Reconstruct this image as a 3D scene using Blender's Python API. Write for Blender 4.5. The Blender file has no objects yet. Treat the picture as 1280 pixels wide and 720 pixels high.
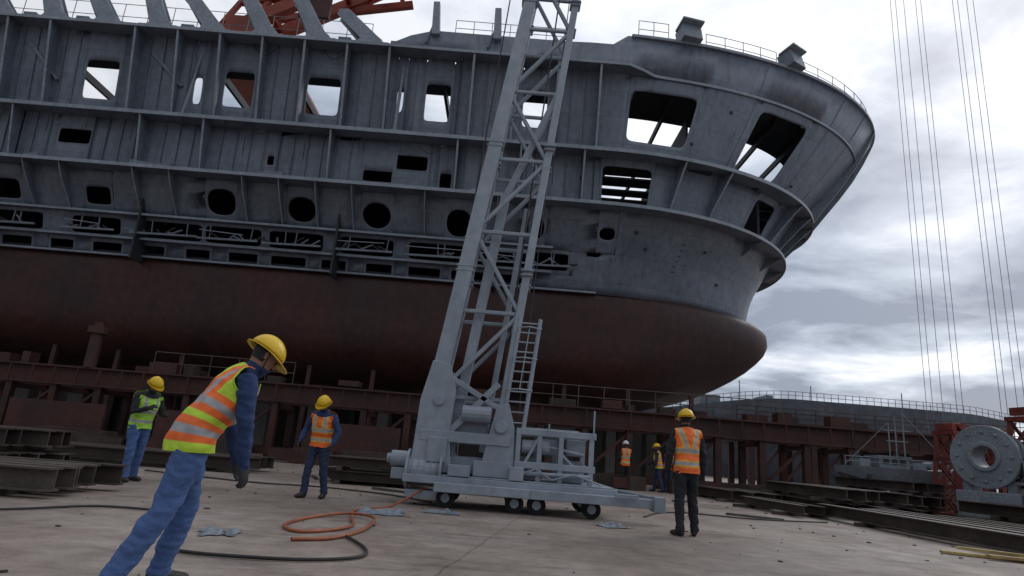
import bpy, bmesh, math, random, time
import numpy as np
from mathutils import Vector, Matrix, noise
random.seed(7)
S=bpy.context.scene
COL=S.collection
V=Vector
# ------------------------------------------------------------ materials
def nd(nt,t,**k):
    n=nt.nodes.new(t)
    for a,b in k.items(): setattr(n,a,b)
    return n
def mk(name,c1,c2=None,rough=.6,metal=0.,scale=1.5,bump=.15,bscale=18,stretch=(1,1,1),dirt=.35,seams=None,rust=0.,streak=0.):
    m=bpy.data.materials.new(name); m.use_nodes=True; nt=m.node_tree
    b=nt.nodes['Principled BSDF']; L=nt.links
    c2=c2 or tuple(x*.6 for x in c1)
    tc=nd(nt,'ShaderNodeTexCoord'); mp=nd(nt,'ShaderNodeMapping'); mp.inputs['Scale'].default_value=stretch
    L.new(tc.outputs['Object'],mp.inputs[0])
    n1=nd(nt,'ShaderNodeTexNoise'); n1.inputs['Scale'].default_value=scale; n1.inputs['Detail'].default_value=7; n1.inputs['Roughness'].default_value=.6
    L.new(mp.outputs[0],n1.inputs['Vector'])
    r=nd(nt,'ShaderNodeValToRGB'); r.color_ramp.elements[0].position=.35; r.color_ramp.elements[1].position=.68
    r.color_ramp.elements[0].color=(*c2,1); r.color_ramp.elements[1].color=(*c1,1)
    L.new(n1.outputs[0],r.inputs[0]); out=r.outputs[0]
    n2=nd(nt,'ShaderNodeTexNoise'); n2.inputs['Scale'].default_value=bscale; n2.inputs['Detail'].default_value=5
    L.new(tc.outputs['Object'],n2.inputs['Vector'])
    def mulmap(out,fac,a,b_,lo,hi):
        r2=nd(nt,'ShaderNodeMapRange'); r2.inputs[1].default_value=a; r2.inputs[2].default_value=b_; r2.inputs[3].default_value=lo; r2.inputs[4].default_value=hi
        L.new(fac,r2.inputs[0])
        mm=nd(nt,'ShaderNodeMix',data_type='RGBA',blend_type='MULTIPLY'); mm.inputs[0].default_value=1
        L.new(out,mm.inputs[6]); L.new(r2.outputs[0],mm.inputs[7]); return mm.outputs[2]
    out=mulmap(out,n2.outputs[0],.3,.7,1-dirt,1.05)
    if streak>0:
        mps=nd(nt,'ShaderNodeMapping'); mps.inputs['Scale'].default_value=(2.6,2.6,.12); L.new(tc.outputs['Object'],mps.inputs[0])
        ns=nd(nt,'ShaderNodeTexNoise'); ns.inputs['Scale'].default_value=1.6; ns.inputs['Detail'].default_value=6; ns.inputs['Roughness'].default_value=.65; L.new(mps.outputs[0],ns.inputs['Vector'])
        out=mulmap(out,ns.outputs[0],.5,.68,1.,1-streak)
    hsum=n2.outputs[0]
    if rust>0:
        n3=nd(nt,'ShaderNodeTexNoise'); n3.inputs['Scale'].default_value=scale*1.7; n3.inputs['Detail'].default_value=9; n3.inputs['Roughness'].default_value=.7
        mp3=nd(nt,'ShaderNodeMapping'); mp3.inputs['Scale'].default_value=(1.6,1.6,.35); mp3.inputs['Location'].default_value=(3,9,1)
        L.new(tc.outputs['Object'],mp3.inputs[0]); L.new(mp3.outputs[0],n3.inputs['Vector'])
        r3=nd(nt,'ShaderNodeMapRange'); r3.inputs[1].default_value=.62; r3.inputs[2].default_value=.74; r3.inputs[4].default_value=rust
        L.new(n3.outputs[0],r3.inputs[0])
        m3=nd(nt,'ShaderNodeMix',data_type='RGBA'); L.new(r3.outputs[0],m3.inputs[0]); L.new(out,m3.inputs[6]); m3.inputs[7].default_value=(.11,.055,.03,1); out=m3.outputs[2]
    if seams:
        bt=nd(nt,'ShaderNodeTexBrick'); bt.offset=.5
        bt.inputs['Color1'].default_value=(1,1,1,1); bt.inputs['Color2'].default_value=(.84,.855,.875,1); bt.inputs['Mortar'].default_value=(.5,.5,.52,1)
        bt.inputs['Scale'].default_value=1; bt.inputs['Mortar Size'].default_value=seams[2]; bt.inputs['Brick Width'].default_value=seams[0]; bt.inputs['Row Height'].default_value=seams[1]; bt.inputs['Mortar Smooth'].default_value=.4
        L.new(tc.outputs[seams[3]],bt.inputs['Vector'])
        m4=nd(nt,'ShaderNodeMix',data_type='RGBA',blend_type='MULTIPLY'); m4.inputs[0].default_value=1
        L.new(out,m4.inputs[6]); L.new(bt.outputs['Color'],m4.inputs[7]); out=m4.outputs[2]
    L.new(out,b.inputs['Base Color'])
    rr=nd(nt,'ShaderNodeMapRange'); rr.inputs[3].default_value=max(.05,rough-.12); rr.inputs[4].default_value=min(1,rough+.15)
    L.new(n1.outputs[0],rr.inputs[0]); L.new(rr.outputs[0],b.inputs['Roughness'])
    b.inputs['Metallic'].default_value=metal
    if bump>0:
        bp=nd(nt,'ShaderNodeBump'); bp.inputs['Strength'].default_value=bump; bp.inputs['Distance'].default_value=.02
        L.new(hsum,bp.inputs['Height'])
        if seams:   # plating slightly dished between frames
            nw=nd(nt,'ShaderNodeTexNoise'); nw.inputs['Scale'].default_value=.9; nw.inputs['Detail'].default_value=2; L.new(tc.outputs['Object'],nw.inputs['Vector'])
            b2=nd(nt,'ShaderNodeBump'); b2.inputs['Strength'].default_value=.35; b2.inputs['Distance'].default_value=.12; L.new(nw.outputs[0],b2.inputs['Height']); L.new(b2.outputs[0],bp.inputs['Normal'])
        L.new(bp.outputs[0],b.inputs['Normal'])
    return m
M={}
M['hull']=mk('hull_primer_grey',(.225,.262,.32),(.155,.182,.228),rough=.42,scale=.35,bscale=3,stretch=(1,1,.35),dirt=.2,bump=.25,seams=(3.1,1.47,.012,'UV'),rust=.22,streak=.3)
M['hullframe']=mk('frame_primer_grey',(.215,.25,.305),(.14,.165,.205),rough=.45,scale=.8,bscale=6,rust=.2,dirt=.25,streak=.25)
M['lip']=mk('stringer_lip_grey',(.31,.355,.42),(.22,.255,.3),rough=.45,scale=.8,bscale=6,rust=.25,dirt=.25)
M['red']=mk('antifouling_red',(.085,.02,.015),(.042,.012,.01),rough=.55,scale=.3,bscale=2.5,stretch=(1,1,.5),bump=.25,seams=(4.,1.6,.014,'UV'),dirt=.45,streak=.3)
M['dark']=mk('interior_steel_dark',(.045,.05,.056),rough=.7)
M['crane']=mk('crane_grey_paint',(.34,.39,.45),(.25,.29,.34),rough=.42,scale=1.2,bscale=5,rust=.45,stretch=(1,1,.4),dirt=.18,bump=.05)
M['redsteel']=mk('red_oxide_steel',(.10,.03,.023),(.04,.016,.014),rough=.65,scale=.9,bscale=8)
M['redcrane']=mk('red_crane_paint',(.42,.07,.03),(.2,.03,.015),rough=.5,scale=.6,bscale=6)
M['rust']=mk('rusty_steel',(.085,.055,.042),(.035,.026,.022),rough=.7,scale=2,bscale=20)
M['rust2']=mk('weathered_steel',(.13,.1,.085),(.06,.046,.04),rough=.6,scale=1.4,bscale=16)
M['farship']=mk('far_hull_grey',(.15,.175,.21),(.11,.125,.155),rough=.55,scale=.1,bscale=1,stretch=(1,1,.3),seams=(6,2.4,.05,'UV'))
M['boat']=mk('boat_grey',(.3,.34,.38),(.18,.21,.24),rough=.45,scale=1.2,rust=.4)
M['tyre']=mk('black_rubber',(.025,.025,.027),rough=.85)
M['wood']=mk('timber',(.25,.19,.12),(.12,.09,.06),rough=.8,scale=3,stretch=(.4,4,4))
M['ywood']=mk('yellow_timber',(.55,.42,.16),(.35,.25,.1),rough=.7)
M['hose']=mk('welding_hose',(.46,.14,.055),(.26,.075,.035),rough=.5,bump=0)
M['cable']=mk('black_cable',(.03,.028,.028),rough=.6,bump=0)
M['wire']=mk('wire_rope',(.25,.27,.3),rough=.5,bump=0)
M['sheet']=mk('plastic_sheet',(.24,.285,.34),(.13,.155,.19),rough=.4,scale=6)
M['conc']=mk('quay_concrete',(.14,.13,.125),(.08,.075,.07),rough=.85,scale=.4)
M['window']=mk('dark_glass',(.02,.025,.03),rough=.12,bump=0)
def ground_mat():
    m=bpy.data.materials.new('dock_concrete'); m.use_nodes=True; nt=m.node_tree; L=nt.links; b=nt.nodes['Principled BSDF']
    tc=nd(nt,'ShaderNodeTexCoord')
    def noi(s,d=8,r=.6,loc=(0,0,0),st=(1,1,1)):
        mp=nd(nt,'ShaderNodeMapping'); mp.inputs['Location'].default_value=loc; mp.inputs['Scale'].default_value=st
        L.new(tc.outputs['Object'],mp.inputs[0]); n=nd(nt,'ShaderNodeTexNoise'); n.inputs['Scale'].default_value=s; n.inputs['Detail'].default_value=d; n.inputs['Roughness'].default_value=r
        L.new(mp.outputs[0],n.inputs['Vector']); return n.outputs[0]
    def rng(x,a,bb,c,d):
        r=nd(nt,'ShaderNodeMapRange'); r.inputs[1].default_value=a; r.inputs[2].default_value=bb; r.inputs[3].default_value=c; r.inputs[4].default_value=d; L.new(x,r.inputs[0]); return r.outputs[0]
    def mul(a,bv):
        x=nd(nt,'ShaderNodeMix',data_type='RGBA',blend_type='MULTIPLY'); x.inputs[0].default_value=1; L.new(a,x.inputs[6]); L.new(bv,x.inputs[7]); return x.outputs[2]
    r=nd(nt,'ShaderNodeValToRGB'); e=r.color_ramp.elements; e[0].position=.3; e[0].color=(.22,.16,.13,1); e[1].position=.7; e[1].color=(.42,.37,.335,1)
    x=e.new(.5); x.color=(.33,.268,.232,1)
    L.new(noi(.45,10,.65),r.inputs[0]); c=r.outputs[0]
    c=mul(c,rng(noi(.16,6,.6,(5,2,0)),.35,.62,.66,1.1))
    c=mul(c,rng(noi(3.5,9,.7,(1,7,0)),.3,.62,.66,1.08))
    c=mul(c,rng(noi(40,4,.7),.3,.7,.8,1.12))
    c=mul(c,rng(noi(1.1,8,.7,(9,3,0),(.35,1.3,1)),.55,.68,1,.5))
    c=mul(c,rng(noi(.8,8,.7,(19,13,0),(1.2,.5,1)),.62,.70,1,.6))
    bt=nd(nt,'ShaderNodeTexBrick'); bt.offset=.0; bt.inputs['Color1'].default_value=(1,1,1,1); bt.inputs['Color2'].default_value=(.86,.86,.86,1); bt.inputs['Mortar'].default_value=(.55,.53,.51,1)
    bt.inputs['Scale'].default_value=1; bt.inputs['Mortar Size'].default_value=.014; bt.inputs['Mortar Smooth'].default_value=.5; bt.inputs['Brick Width'].default_value=5.5; bt.inputs['Row Height'].default_value=4.2
    mp=nd(nt,'ShaderNodeMapping'); mp.inputs['Rotation'].default_value=(0,0,.16); mp.inputs['Location'].default_value=(1.3,.9,0); L.new(tc.outputs['Object'],mp.inputs[0])
    nz=nd(nt,'ShaderNodeTexNoise'); nz.inputs['Scale'].default_value=1.5; nz.inputs['Detail'].default_value=5
    L.new(tc.outputs['Object'],nz.inputs['Vector'])
    vm=nd(nt,'ShaderNodeVectorMath',operation='MULTIPLY_ADD'); vm.inputs[1].default_value=(.12,.12,.12); L.new(nz.outputs['Color'],vm.inputs[0]); L.new(mp.outputs[0],vm.inputs[2])
    L.new(vm.outputs[0],bt.inputs['Vector']); c=mul(c,bt.outputs['Color'])
    L.new(c,b.inputs['Base Color'])
    L.new(rng(noi(.5,6,.6,(4,4,0)),.4,.65,.5,.88),b.inputs['Roughness'])
    bp=nd(nt,'ShaderNodeBump'); bp.inputs['Strength'].default_value=.5; bp.inputs['Distance'].default_value=.02; L.new(noi(9,10,.75),bp.inputs['Height']); L.new(bp.outputs[0],b.inputs['Normal'])
    return m
M['ground']=ground_mat()
# ------------------------------------------------------------ mesh builder
def frm(d,up=V((0,0,1))):
    d=d.normalized(); s=d.cross(up)
    if s.length<1e-3: s=d.cross(V((0,1,0)))
    s.normalize(); return d,s,s.cross(d)
class MB:
    def __init__(s): s.v=[];s.f=[];s.m=[];s.uv=None
    def add(s,vs,fs,mi=0):
        o=len(s.v); s.v+=[tuple(v) for v in vs]; s.f+=[tuple(i+o for i in f) for f in fs]; s.m+=[mi]*len(fs)
    def box(s,c,sz,mi=0,rz=0,rx=0,ry=0):
        R=Matrix.Rotation(rz,3,'Z')@Matrix.Rotation(ry,3,'Y')@Matrix.Rotation(rx,3,'X'); c=V(c)
        vs=[c+R@V((x*sz[0]/2,y*sz[1]/2,z*sz[2]/2)) for x in(-1,1) for y in(-1,1) for z in(-1,1)]
        s.add(vs,[(0,1,3,2),(4,6,7,5),(0,4,5,1),(2,3,7,6),(0,2,6,4),(1,5,7,3)],mi)
    def beam(s,p0,p1,w,h,mi=0,up=V((0,0,1)),w1=None,h1=None):
        p0=V(p0);p1=V(p1);d,a,u=frm(p1-p0,up); w1=w1 or w;h1=h1 or h
        vs=[p+a*(x*ww/2)+u*(z*hh/2) for p,ww,hh in((p0,w,h),(p1,w1,h1)) for x in(-1,1) for z in(-1,1)]
        s.add(vs,[(0,1,3,2),(4,6,7,5),(0,4,5,1),(2,3,7,6),(0,2,6,4),(1,5,7,3)],mi)
    def tube(s,p0,p1,r,n=8,mi=0,r1=None):
        p0=V(p0);p1=V(p1);d,a,u=frm(p1-p0); r1=r if r1 is None else r1
        vs=[p+a*(math.cos(i*2*math.pi/n)*q)+u*(math.sin(i*2*math.pi/n)*q) for p,q in((p0,r),(p1,r1)) for i in range(n)]
        s.add(vs,[(i,(i+1)%n,n+(i+1)%n,n+i) for i in range(n)]+[tuple(range(n))[::-1],tuple(range(n,2*n))],mi)
    def ring(s,c,ax,ro,ri,th,n=32,mi=0):
        c=V(c);d,a,u=frm(V(ax)); vs=[]
        for k in(-.5,.5):
            for r in(ro,ri):
                for i in range(n):
                    q=i*2*math.pi/n; vs.append(c+d*(k*th)+a*(math.cos(q)*r)+u*(math.sin(q)*r))
        fs=[]
        for i in range(n):
            j=(i+1)%n
            fs+=[(i,j,n+j,n+i),(2*n+i,3*n+i,3*n+j,2*n+j),(i,2*n+i,2*n+j,j),(n+i,n+j,3*n+j,3*n+i)]
        s.add(vs,fs,mi)
    def ibeam(s,p0,p1,w,h,mi=0):
        p0=V(p0);p1=V(p1);t=h*.09; up=V((0,0,1))
        s.beam(p0+up*(h/2-t/2),p1+up*(h/2-t/2),w,t,mi); s.beam(p0-up*(h/2-t/2),p1-up*(h/2-t/2),w,t,mi)
        s.beam(p0,p1,t,h-2*t-.002,mi)
    def plate(s,pts,th,mi=0):
        pts=[V(p) for p in pts]; n=(pts[1]-pts[0]).cross(pts[-1]-pts[0]).normalized()*(th/2); k=len(pts)
        s.add([p+n for p in pts]+[p-n for p in pts],[tuple(range(k)),tuple(range(2*k-1,k-1,-1))]+[(i,k+i,k+(i+1)%k,(i+1)%k) for i in range(k)],mi)
    def path(s,pts,r,n=6,mi=0):
        pts=[V(p) for p in pts]; rings=[]
        for i,p in enumerate(pts):
            d=pts[min(i+1,len(pts)-1)]-pts[max(i-1,0)]; d,a,u=frm(d)
            rings.append([p+a*(math.cos(q*2*math.pi/n)*r)+u*(math.sin(q*2*math.pi/n)*r) for q in range(n)])
        vs=[v for g in rings for v in g]
        s.add(vs,[(i*n+q,i*n+(q+1)%n,(i+1)*n+(q+1)%n,(i+1)*n+q) for i in range(len(pts)-1) for q in range(n)],mi)
    def build(s,name,mats,parent=None,smooth=False,bevel=0,solid=0,merge=0):
        me=bpy.data.meshes.new(name); me.from_pydata(s.v,[],s.f); 
        for m in (mats if isinstance(mats,list) else [mats]): me.materials.append(M[m] if isinstance(m,str) else m)
        me.polygons.foreach_set('material_index',s.m)
        if s.uv:
            ul=me.uv_layers.new(name='UVMap'); vi=np.empty(len(me.loops),dtype=np.int32); me.loops.foreach_get('vertex_index',vi)
            ul.data.foreach_set('uv',np.array(s.uv,dtype=np.float32)[vi].ravel())
        if smooth: me.polygons.foreach_set('use_smooth',[True]*len(me.polygons))
        me.update()
        if merge:
            bm=bmesh.new(); bm.from_mesh(me); bmesh.ops.remove_doubles(bm,verts=bm.verts[:],dist=merge); bmesh.ops.recalc_face_normals(bm,faces=bm.faces[:]); bm.to_mesh(me); bm.free()
        o=bpy.data.objects.new(name,me); COL.objects.link(o)
        if parent: o.parent=parent
        if solid: md=o.modifiers.new('solid','SOLIDIFY'); md.thickness=solid; md.offset=0
        if bevel: md=o.modifiers.new('bev','BEVEL'); md.width=bevel; md.segments=1; md.limit_method='ANGLE'
        return o
def empty(name,loc=(0,0,0),rz=0,sc=1):
    e=bpy.data.objects.new(name,None); e.empty_display_size=.3; e.location=loc; e.rotation_euler=(0,0,rz); e.scale=(sc,)*3; COL.objects.link(e); return e
def smooth01(x): x=max(0,min(1,x)); return x*x*(3-2*x)
R=math.radians
# ------------------------------------------------------------ people
def loft(mb,pts,rads,side=V((1,0,0)),seg=16,capk=.55):
    pts=[V(p) for p in pts]; rads=[(r,r) if not isinstance(r,tuple) else r for r in rads]
    d0_=(pts[0]-pts[1]).normalized(); d1_=(pts[-1]-pts[-2]).normalized()
    r0,r1=rads[0],rads[-1]
    P=[pts[0]+d0_*min(r0)*capk]+pts+[pts[-1]+d1_*min(r1)*capk]; Q=[(r0[0]*.62,r0[1]*.62)]+rads+[(r1[0]*.62,r1[1]*.62)]
    vs=[]
    for i,p in enumerate(P):
        t=(P[min(i+1,len(P)-1)]-P[max(i-1,0)]).normalized()
        u=side-t*side.dot(t)
        if u.length<.05: u=V((0,1,0))-t*t.y
        u.normalize(); w=t.cross(u)
        for k in range(seg):
            q=k*2*math.pi/seg; vs.append(p+u*(math.cos(q)*Q[i][0])+w*(math.sin(q)*Q[i][1]))
    n=len(P); fs=[(i*seg+k,i*seg+(k+1)%seg,(i+1)*seg+(k+1)%seg,(i+1)*seg+k) for i in range(n-1) for k in range(seg)]
    vs+=[P[0]+d0_*min(r0)*.25,P[-1]+d1_*min(r1)*.25]
    fs+=[((k+1)%seg,k,n*seg) for k in range(seg)]+[((n-1)*seg+k,(n-1)*seg+(k+1)%seg,n*seg+1) for k in range(seg)]
    mb.add(vs,fs)
def remesh(mb,vox,sm=2):
    me=bpy.data.meshes.new('tmp'); me.from_pydata(mb.v,[],mb.f); o=bpy.data.objects.new('tmp',me); COL.objects.link(o)
    md=o.modifiers.new('r','REMESH'); md.mode='VOXEL'; md.voxel_size=vox; md.adaptivity=0
    dg=bpy.context.evaluated_depsgraph_get(); r=bpy.data.meshes.new_from_object(o.evaluated_get(dg)); bpy.data.objects.remove(o); bpy.data.meshes.remove(me)
    if sm:
        n=len(r.vertices); co=np.empty(n*3); r.vertices.foreach_get('co',co); co=co.reshape(-1,3)
        ed=np.empty(len(r.edges)*2,dtype=np.int32); r.edges.foreach_get('vertices',ed); ed=ed.reshape(-1,2)
        cnt=np.bincount(ed.ravel(),minlength=n)[:,None]
        for _ in range(sm):
            ac=np.stack([np.bincount(ed[:,0],weights=co[ed[:,1],k],minlength=n)+np.bincount(ed[:,1],weights=co[ed[:,0],k],minlength=n) for k in range(3)],1)
            co=.5*co+.5*ac/np.maximum(cnt,1)
        r.vertices.foreach_set('co',co.ravel()); r.update()
    r.polygons.foreach_set('use_smooth',[True]*len(r.polygons)); return r
def cloth(name,c): return mk(name,c,tuple(x*.82 for x in c),rough=.85,scale=5,bscale=60,dirt=.15,bump=.2)
def plain(name,c,r=.5): return mk(name,c,tuple(x*.85 for x in c),rough=r,scale=8,bscale=40,dirt=.1,bump=0)
MP={'skin':plain('skin',(.32,.17,.11),.55),'hair':plain('hair',(.015,.012,.01),.6),'boot':plain('boot_leather',(.03,.024,.02),.6),'glove':plain('work_glove',(.035,.033,.035),.8),
 'jeans':cloth('jeans_blue',(.075,.14,.33)),'djeans':cloth('jeans_dark',(.03,.045,.10)),'black':cloth('trousers_black',(.018,.02,.025)),
 'navy':cloth('jacket_navy',(.022,.048,.14)),'dark':cloth('jacket_dark',(.02,.022,.028)),'yhelm':plain('helmet_yellow',(.82,.52,.012),.3),'whelm':plain('helmet_white',(.75,.75,.72),.3),'eye':plain('eye_dark',(.02,.015,.012),.2)}
def vestmat(name,base,trim,x_back=True,hb=.048):
    m=bpy.data.materials.new(name); m.use_nodes=True; nt=m.node_tree; L=nt.links; b=nt.nodes['Principled BSDF']; b.inputs['Roughness'].default_value=.7
    at=nd(nt,'ShaderNodeAttribute'); at.attribute_name='vuv'; sx=nd(nt,'ShaderNodeSeparateXYZ'); L.new(at.outputs['Vector'],sx.inputs[0])
    def mth(op,a_,b_=None,c_=None):
        n=nd(nt,'ShaderNodeMath',operation=op)
        for i,q in enumerate((a_,b_,c_)):
            if q is None: continue
            if isinstance(q,(int,float)): n.inputs[i].default_value=q
            else: L.new(q,n.inputs[i])
        return n.outputs[0]
    u,w,v=sx.outputs[0],sx.outputs[1],sx.outputs[2]
    au=mth('ABSOLUTE',u)
    cx=mth('MULTIPLY',mth('MAXIMUM',mth('SUBTRACT',v,.30),0.),.30)
    st_=mth('ABSOLUTE',mth('SUBTRACT',au,mth('ADD',.04,cx)) if x_back else mth('SUBTRACT',au,.10))
    upper=mth('GREATER_THAN',v,.27)
    def bands(hw): 
        r=mth('COMPARE',v,.13,hw); r2=mth('COMPARE',v,.31,hw); s3=mth('MULTIPLY',mth('LESS_THAN',st_,hw),upper); return mth('MAXIMUM',mth('MAXIMUM',r,r2),s3)
    big=bands(hb); sm=bands(.024)
    m1=nd(nt,'ShaderNodeMix',data_type='RGBA'); L.new(big,m1.inputs[0]); m1.inputs[6].default_value=(*base,1); m1.inputs[7].default_value=(*trim,1)
    m2=nd(nt,'ShaderNodeMix',data_type='RGBA'); L.new(sm,m2.inputs[0]); L.new(m1.outputs[2],m2.inputs[6]); m2.inputs[7].default_value=(.42,.42,.43,1)
    nz=nd(nt,'ShaderNodeTexNoise'); nz.inputs['Scale'].default_value=9; nz.inputs['Detail'].default_value=6; tc=nd(nt,'ShaderNodeTexCoord'); L.new(tc.outputs['Object'],nz.inputs['Vector'])
    mr=nd(nt,'ShaderNodeMapRange'); mr.inputs[1].default_value=.3; mr.inputs[2].default_value=.7; mr.inputs[3].default_value=.74; mr.inputs[4].default_value=1.05; L.new(nz.outputs[0],mr.inputs[0])
    m3=nd(nt,'ShaderNodeMix',data_type='RGBA',blend_type='MULTIPLY'); m3.inputs[0].default_value=1; L.new(m2.outputs[2],m3.inputs[6]); L.new(mr.outputs[0],m3.inputs[7])
    L.new(m3.outputs[2],b.inputs['Base Color'])
    bp=nd(nt,'ShaderNodeBump'); bp.inputs['Strength'].default_value=.4; bp.inputs['Distance'].default_value=.02; L.new(nz.outputs[0],bp.inputs['Height']); L.new(bp.outputs[0],b.inputs['Normal'])
    return m
LIME=(.6,.85,.06); ORG=(1.0,.19,.035)
VM={'limeorange':vestmat('vest_lime_orange',LIME,ORG,True,.07),'lime':vestmat('vest_lime',(.42,.82,.08),(.5,.8,.1),False),'orange':vestmat('vest_orange',ORG,(.8,.45,.05),False),'orange2':vestmat('vest_orange_x',ORG,(.85,.45,.06))}
TORSO=[((0,0,.84),(.125,.10)),((0,-.005,.92),(.168,.125)),((0,0,1.0),(.162,.12)),((0,.005,1.1),(.156,.115)),((0,.01,1.22),(.17,.126)),((0,.005,1.33),(.184,.128)),((0,0,1.41),(.168,.11)),((0,-.005,1.465),(.11,.08))]
late=[]
def person(loc,rz,s,pose,top,leg,vest,helm='yhelm',vox=.010,hands='glove'):
    e=empty('construction_worker',loc,rz,s); lean=pose.get('lean',0.); sl=pose.get('side',0.); dz=pose.get('dz',0.)
    def sp(p):
        p=V(p); k=smooth01((p.z-.86)/.34); a_=lean*k; y,z=p.y,p.z-.95
        q=V((p.x,y*math.cos(a_)+z*math.sin(a_),-y*math.sin(a_)+z*math.cos(a_)))
        b_=sl*k; q=V((q.x*math.cos(b_)+q.z*math.sin(b_),q.y,-q.x*math.sin(b_)+q.z*math.cos(b_)))
        return q+V((0,0,.95+dz))
    mb=MB(); segs=[]
    loft(mb,[sp(p) for p,_ in TORSO],[r for _,r in TORSO],seg=24)
    for (p,_),(q,_) in zip(TORSO[1:-1],TORSO[2:]): segs.append((sp(p),sp(q),0,.13))
    segs.append((sp((0,0,.84)),sp((0,0,.94)),1,.14))
    N=sp((0,-.005,1.46)); hp=pose.get('hp',0.); hy=pose.get('hy',0.)
    HM=Matrix.Translation(N)@Matrix.Rotation(sl*.6,4,'Y')@Matrix.Rotation(-lean*.75-hp,4,'X')
    HH=HM@Matrix.Translation((0,.012,.175))@Matrix.Rotation(hy,4,'Z')
    loft(mb,[HM@V((0,0,-.03)),HM@V((0,.005,.05)),HM@V((0,.01,.12))],[.062,.054,.055])
    hr=[(-.115,.022,.026,.058),(-.1,.042,.045,.045),(-.075,.055,.062,.03),(-.04,.065,.08,.012),(0,.073,.092,.0),(.04,.076,.098,-.006),(.08,.064,.084,-.008),(.105,.038,.05,-.008)]
    loft(mb,[HH@V((0,yo,z)) for z,_,_,yo in hr],[(a_,b_) for _,a_,b_,_ in hr],side=(HH.to_3x3()@V((1,0,0))),seg=24)
    loft(mb,[HH@V((0,.082,.03)),HH@V((0,.098,.0)),HH@V((0,.108,-.02))],[.009,.012,.015],seg=10)
    loft(mb,[HH@V((0,.088,-.055)),HH@V((0,.09,-.06))],[(.022,.01),(.02,.01)],seg=10)
    for sx in(-1,1): loft(mb,[HH@V((sx*.078,-.005,-.025)),HH@V((sx*.083,-.012,.02))],[(.008,.014),(.01,.018)],seg=10)
    segs+= [(N+(HM.to_3x3()@V((0,0,.04))),HH@V((0,0,.06)),4,.075)]
    for sx,key in((1,'R'),(-1,'L')):
        sh_=sp((sx*.19,-.005,1.405)); ud=V(pose['arm'+key][0]).normalized(); fd=V(pose['arm'+key][1]).normalized()
        el=sh_+ud*.29; wr=el+fd*.25
        loft(mb,[sp((sx*.10,0,1.40)),sh_,sh_+ud*.1,sh_+ud*.2,el,el+fd*.09,el+fd*.2,wr],[.078,.072,.066,.058,.053,.052,.043,.039],side=V((0,1,0)))
        segs+=[(sh_,el,0,.06),(el,wr,0,.045)]
        nrm=V(pose.get('palm'+key,(-sx,0.1,0))); nrm=(nrm-fd*nrm.dot(fd)).normalized(); sd=fd.cross(nrm).normalized()
        if sd.dot(V((0,1,0)))<0: sd=-sd
        pc=wr+fd*.095
        loft(mb,[wr-fd*.01,wr+fd*.03,wr+fd*.07,pc],[(.026,.02),(.034,.018),(.042,.016),(.04,.014)],side=sd,seg=14)
        segs.append((wr+fd*.025,pc,3,.03)); curl=pose.get('curl',.35)
        for i,(o_,ln) in enumerate(((.031,.07),(.011,.08),(-.01,.075),(-.029,.058))):
            p=wr+fd*.088+sd*o_; P=[p]; spd=sd*(o_*1.2)
            for k in range(3):
                an=curl*(k+.7)*(1+.12*i); d=(fd*math.cos(an)+nrm*math.sin(an)+spd).normalized(); P.append(P[-1]+d*ln*(.45,.32,.23)[k])
            loft(mb,P,[.0112,.0105,.0098,.009],seg=8); segs.append((P[0],P[-1],3,.012))
        td=(fd*.55+sd*.7+nrm*.3).normalized()
        p=wr+fd*.03+sd*.028; P=[p,p+td*.035,p+td*.035+(fd*.85+sd*.25+nrm*.4).normalized()*.05]
        loft(mb,P,[.015,.013,.0105],seg=8); segs.append((P[0],P[-1],3,.014))
        hip=V((sx*.092,0,.90+dz)); fx,fy=pose.get('foot'+key,(sx*.11,0.)); fz=pose.get('lift'+key,0.); an=V((fx,fy-.02,.10+fz)); kb_=pose.get('knee'+key,.04)
        kn=(hip+an)*.5+V((0,kb_,.01)); 
        loft(mb,[hip+V((0,0,.03)),hip.lerp(kn,.35),hip.lerp(kn,.75),kn,kn.lerp(an,.3),kn.lerp(an,.75),an+V((0,0,-.02))],[(.092,.11),(.09,.102),(.076,.084),(.07,.074),(.068,.076),(.06,.067),(.063,.07)],seg=18)
        segs+=[(hip,kn,1,.085),(kn,an+V((0,0,.0)),1,.065)]
        ya=pose.get('toe'+key,sx*-.2); dv=V((-math.sin(ya),math.cos(ya),0)); f0=V((fx,fy,fz))
        loft(mb,[f0-dv*.065+V((0,0,.05)),f0+V((0,0,.052)),f0+dv*.08+V((0,0,.045)),f0+dv*.16+V((0,0,.036))],[(.037,.045),(.042,.05),(.048,.042),(.042,.032)],side=V((math.cos(ya),math.sin(ya),0)),seg=14)
        loft(mb,[f0+V((0,-.02,.14)),f0+V((0,-.02,.05))],[.045,.045],seg=12)
        segs+=[(f0-dv*.06+V((0,0,.035)),f0+dv*.16+V((0,0,.03)),2,.045)]
    me=remesh(mb,vox,2 if vox<.012 else 1)
    nv=len(me.vertices); co=np.empty(nv*3); me.vertices.foreach_get('co',co); co=co.reshape(-1,3)
    no=np.empty(nv*3); me.vertices.foreach_get('normal',no); no=no.reshape(-1,3)
    def lab(P):
        best=np.full(len(P),9.); L_=np.zeros(len(P),int)
        for a_,b_,l,r in segs:
            A=np.array(a_);B=np.array(b_);d=B-A; t=np.clip(((P-A)@d)/max(d@d,1e-9),0,1); q=np.linalg.norm(P-(A+t[:,None]*d),axis=1)-r
            k=q<best; best[k]=q[k]; L_[k]=l
        return L_
    vl=lab(co); fr=np.zeros(nv); sd_=loc[0]*3.1
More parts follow.
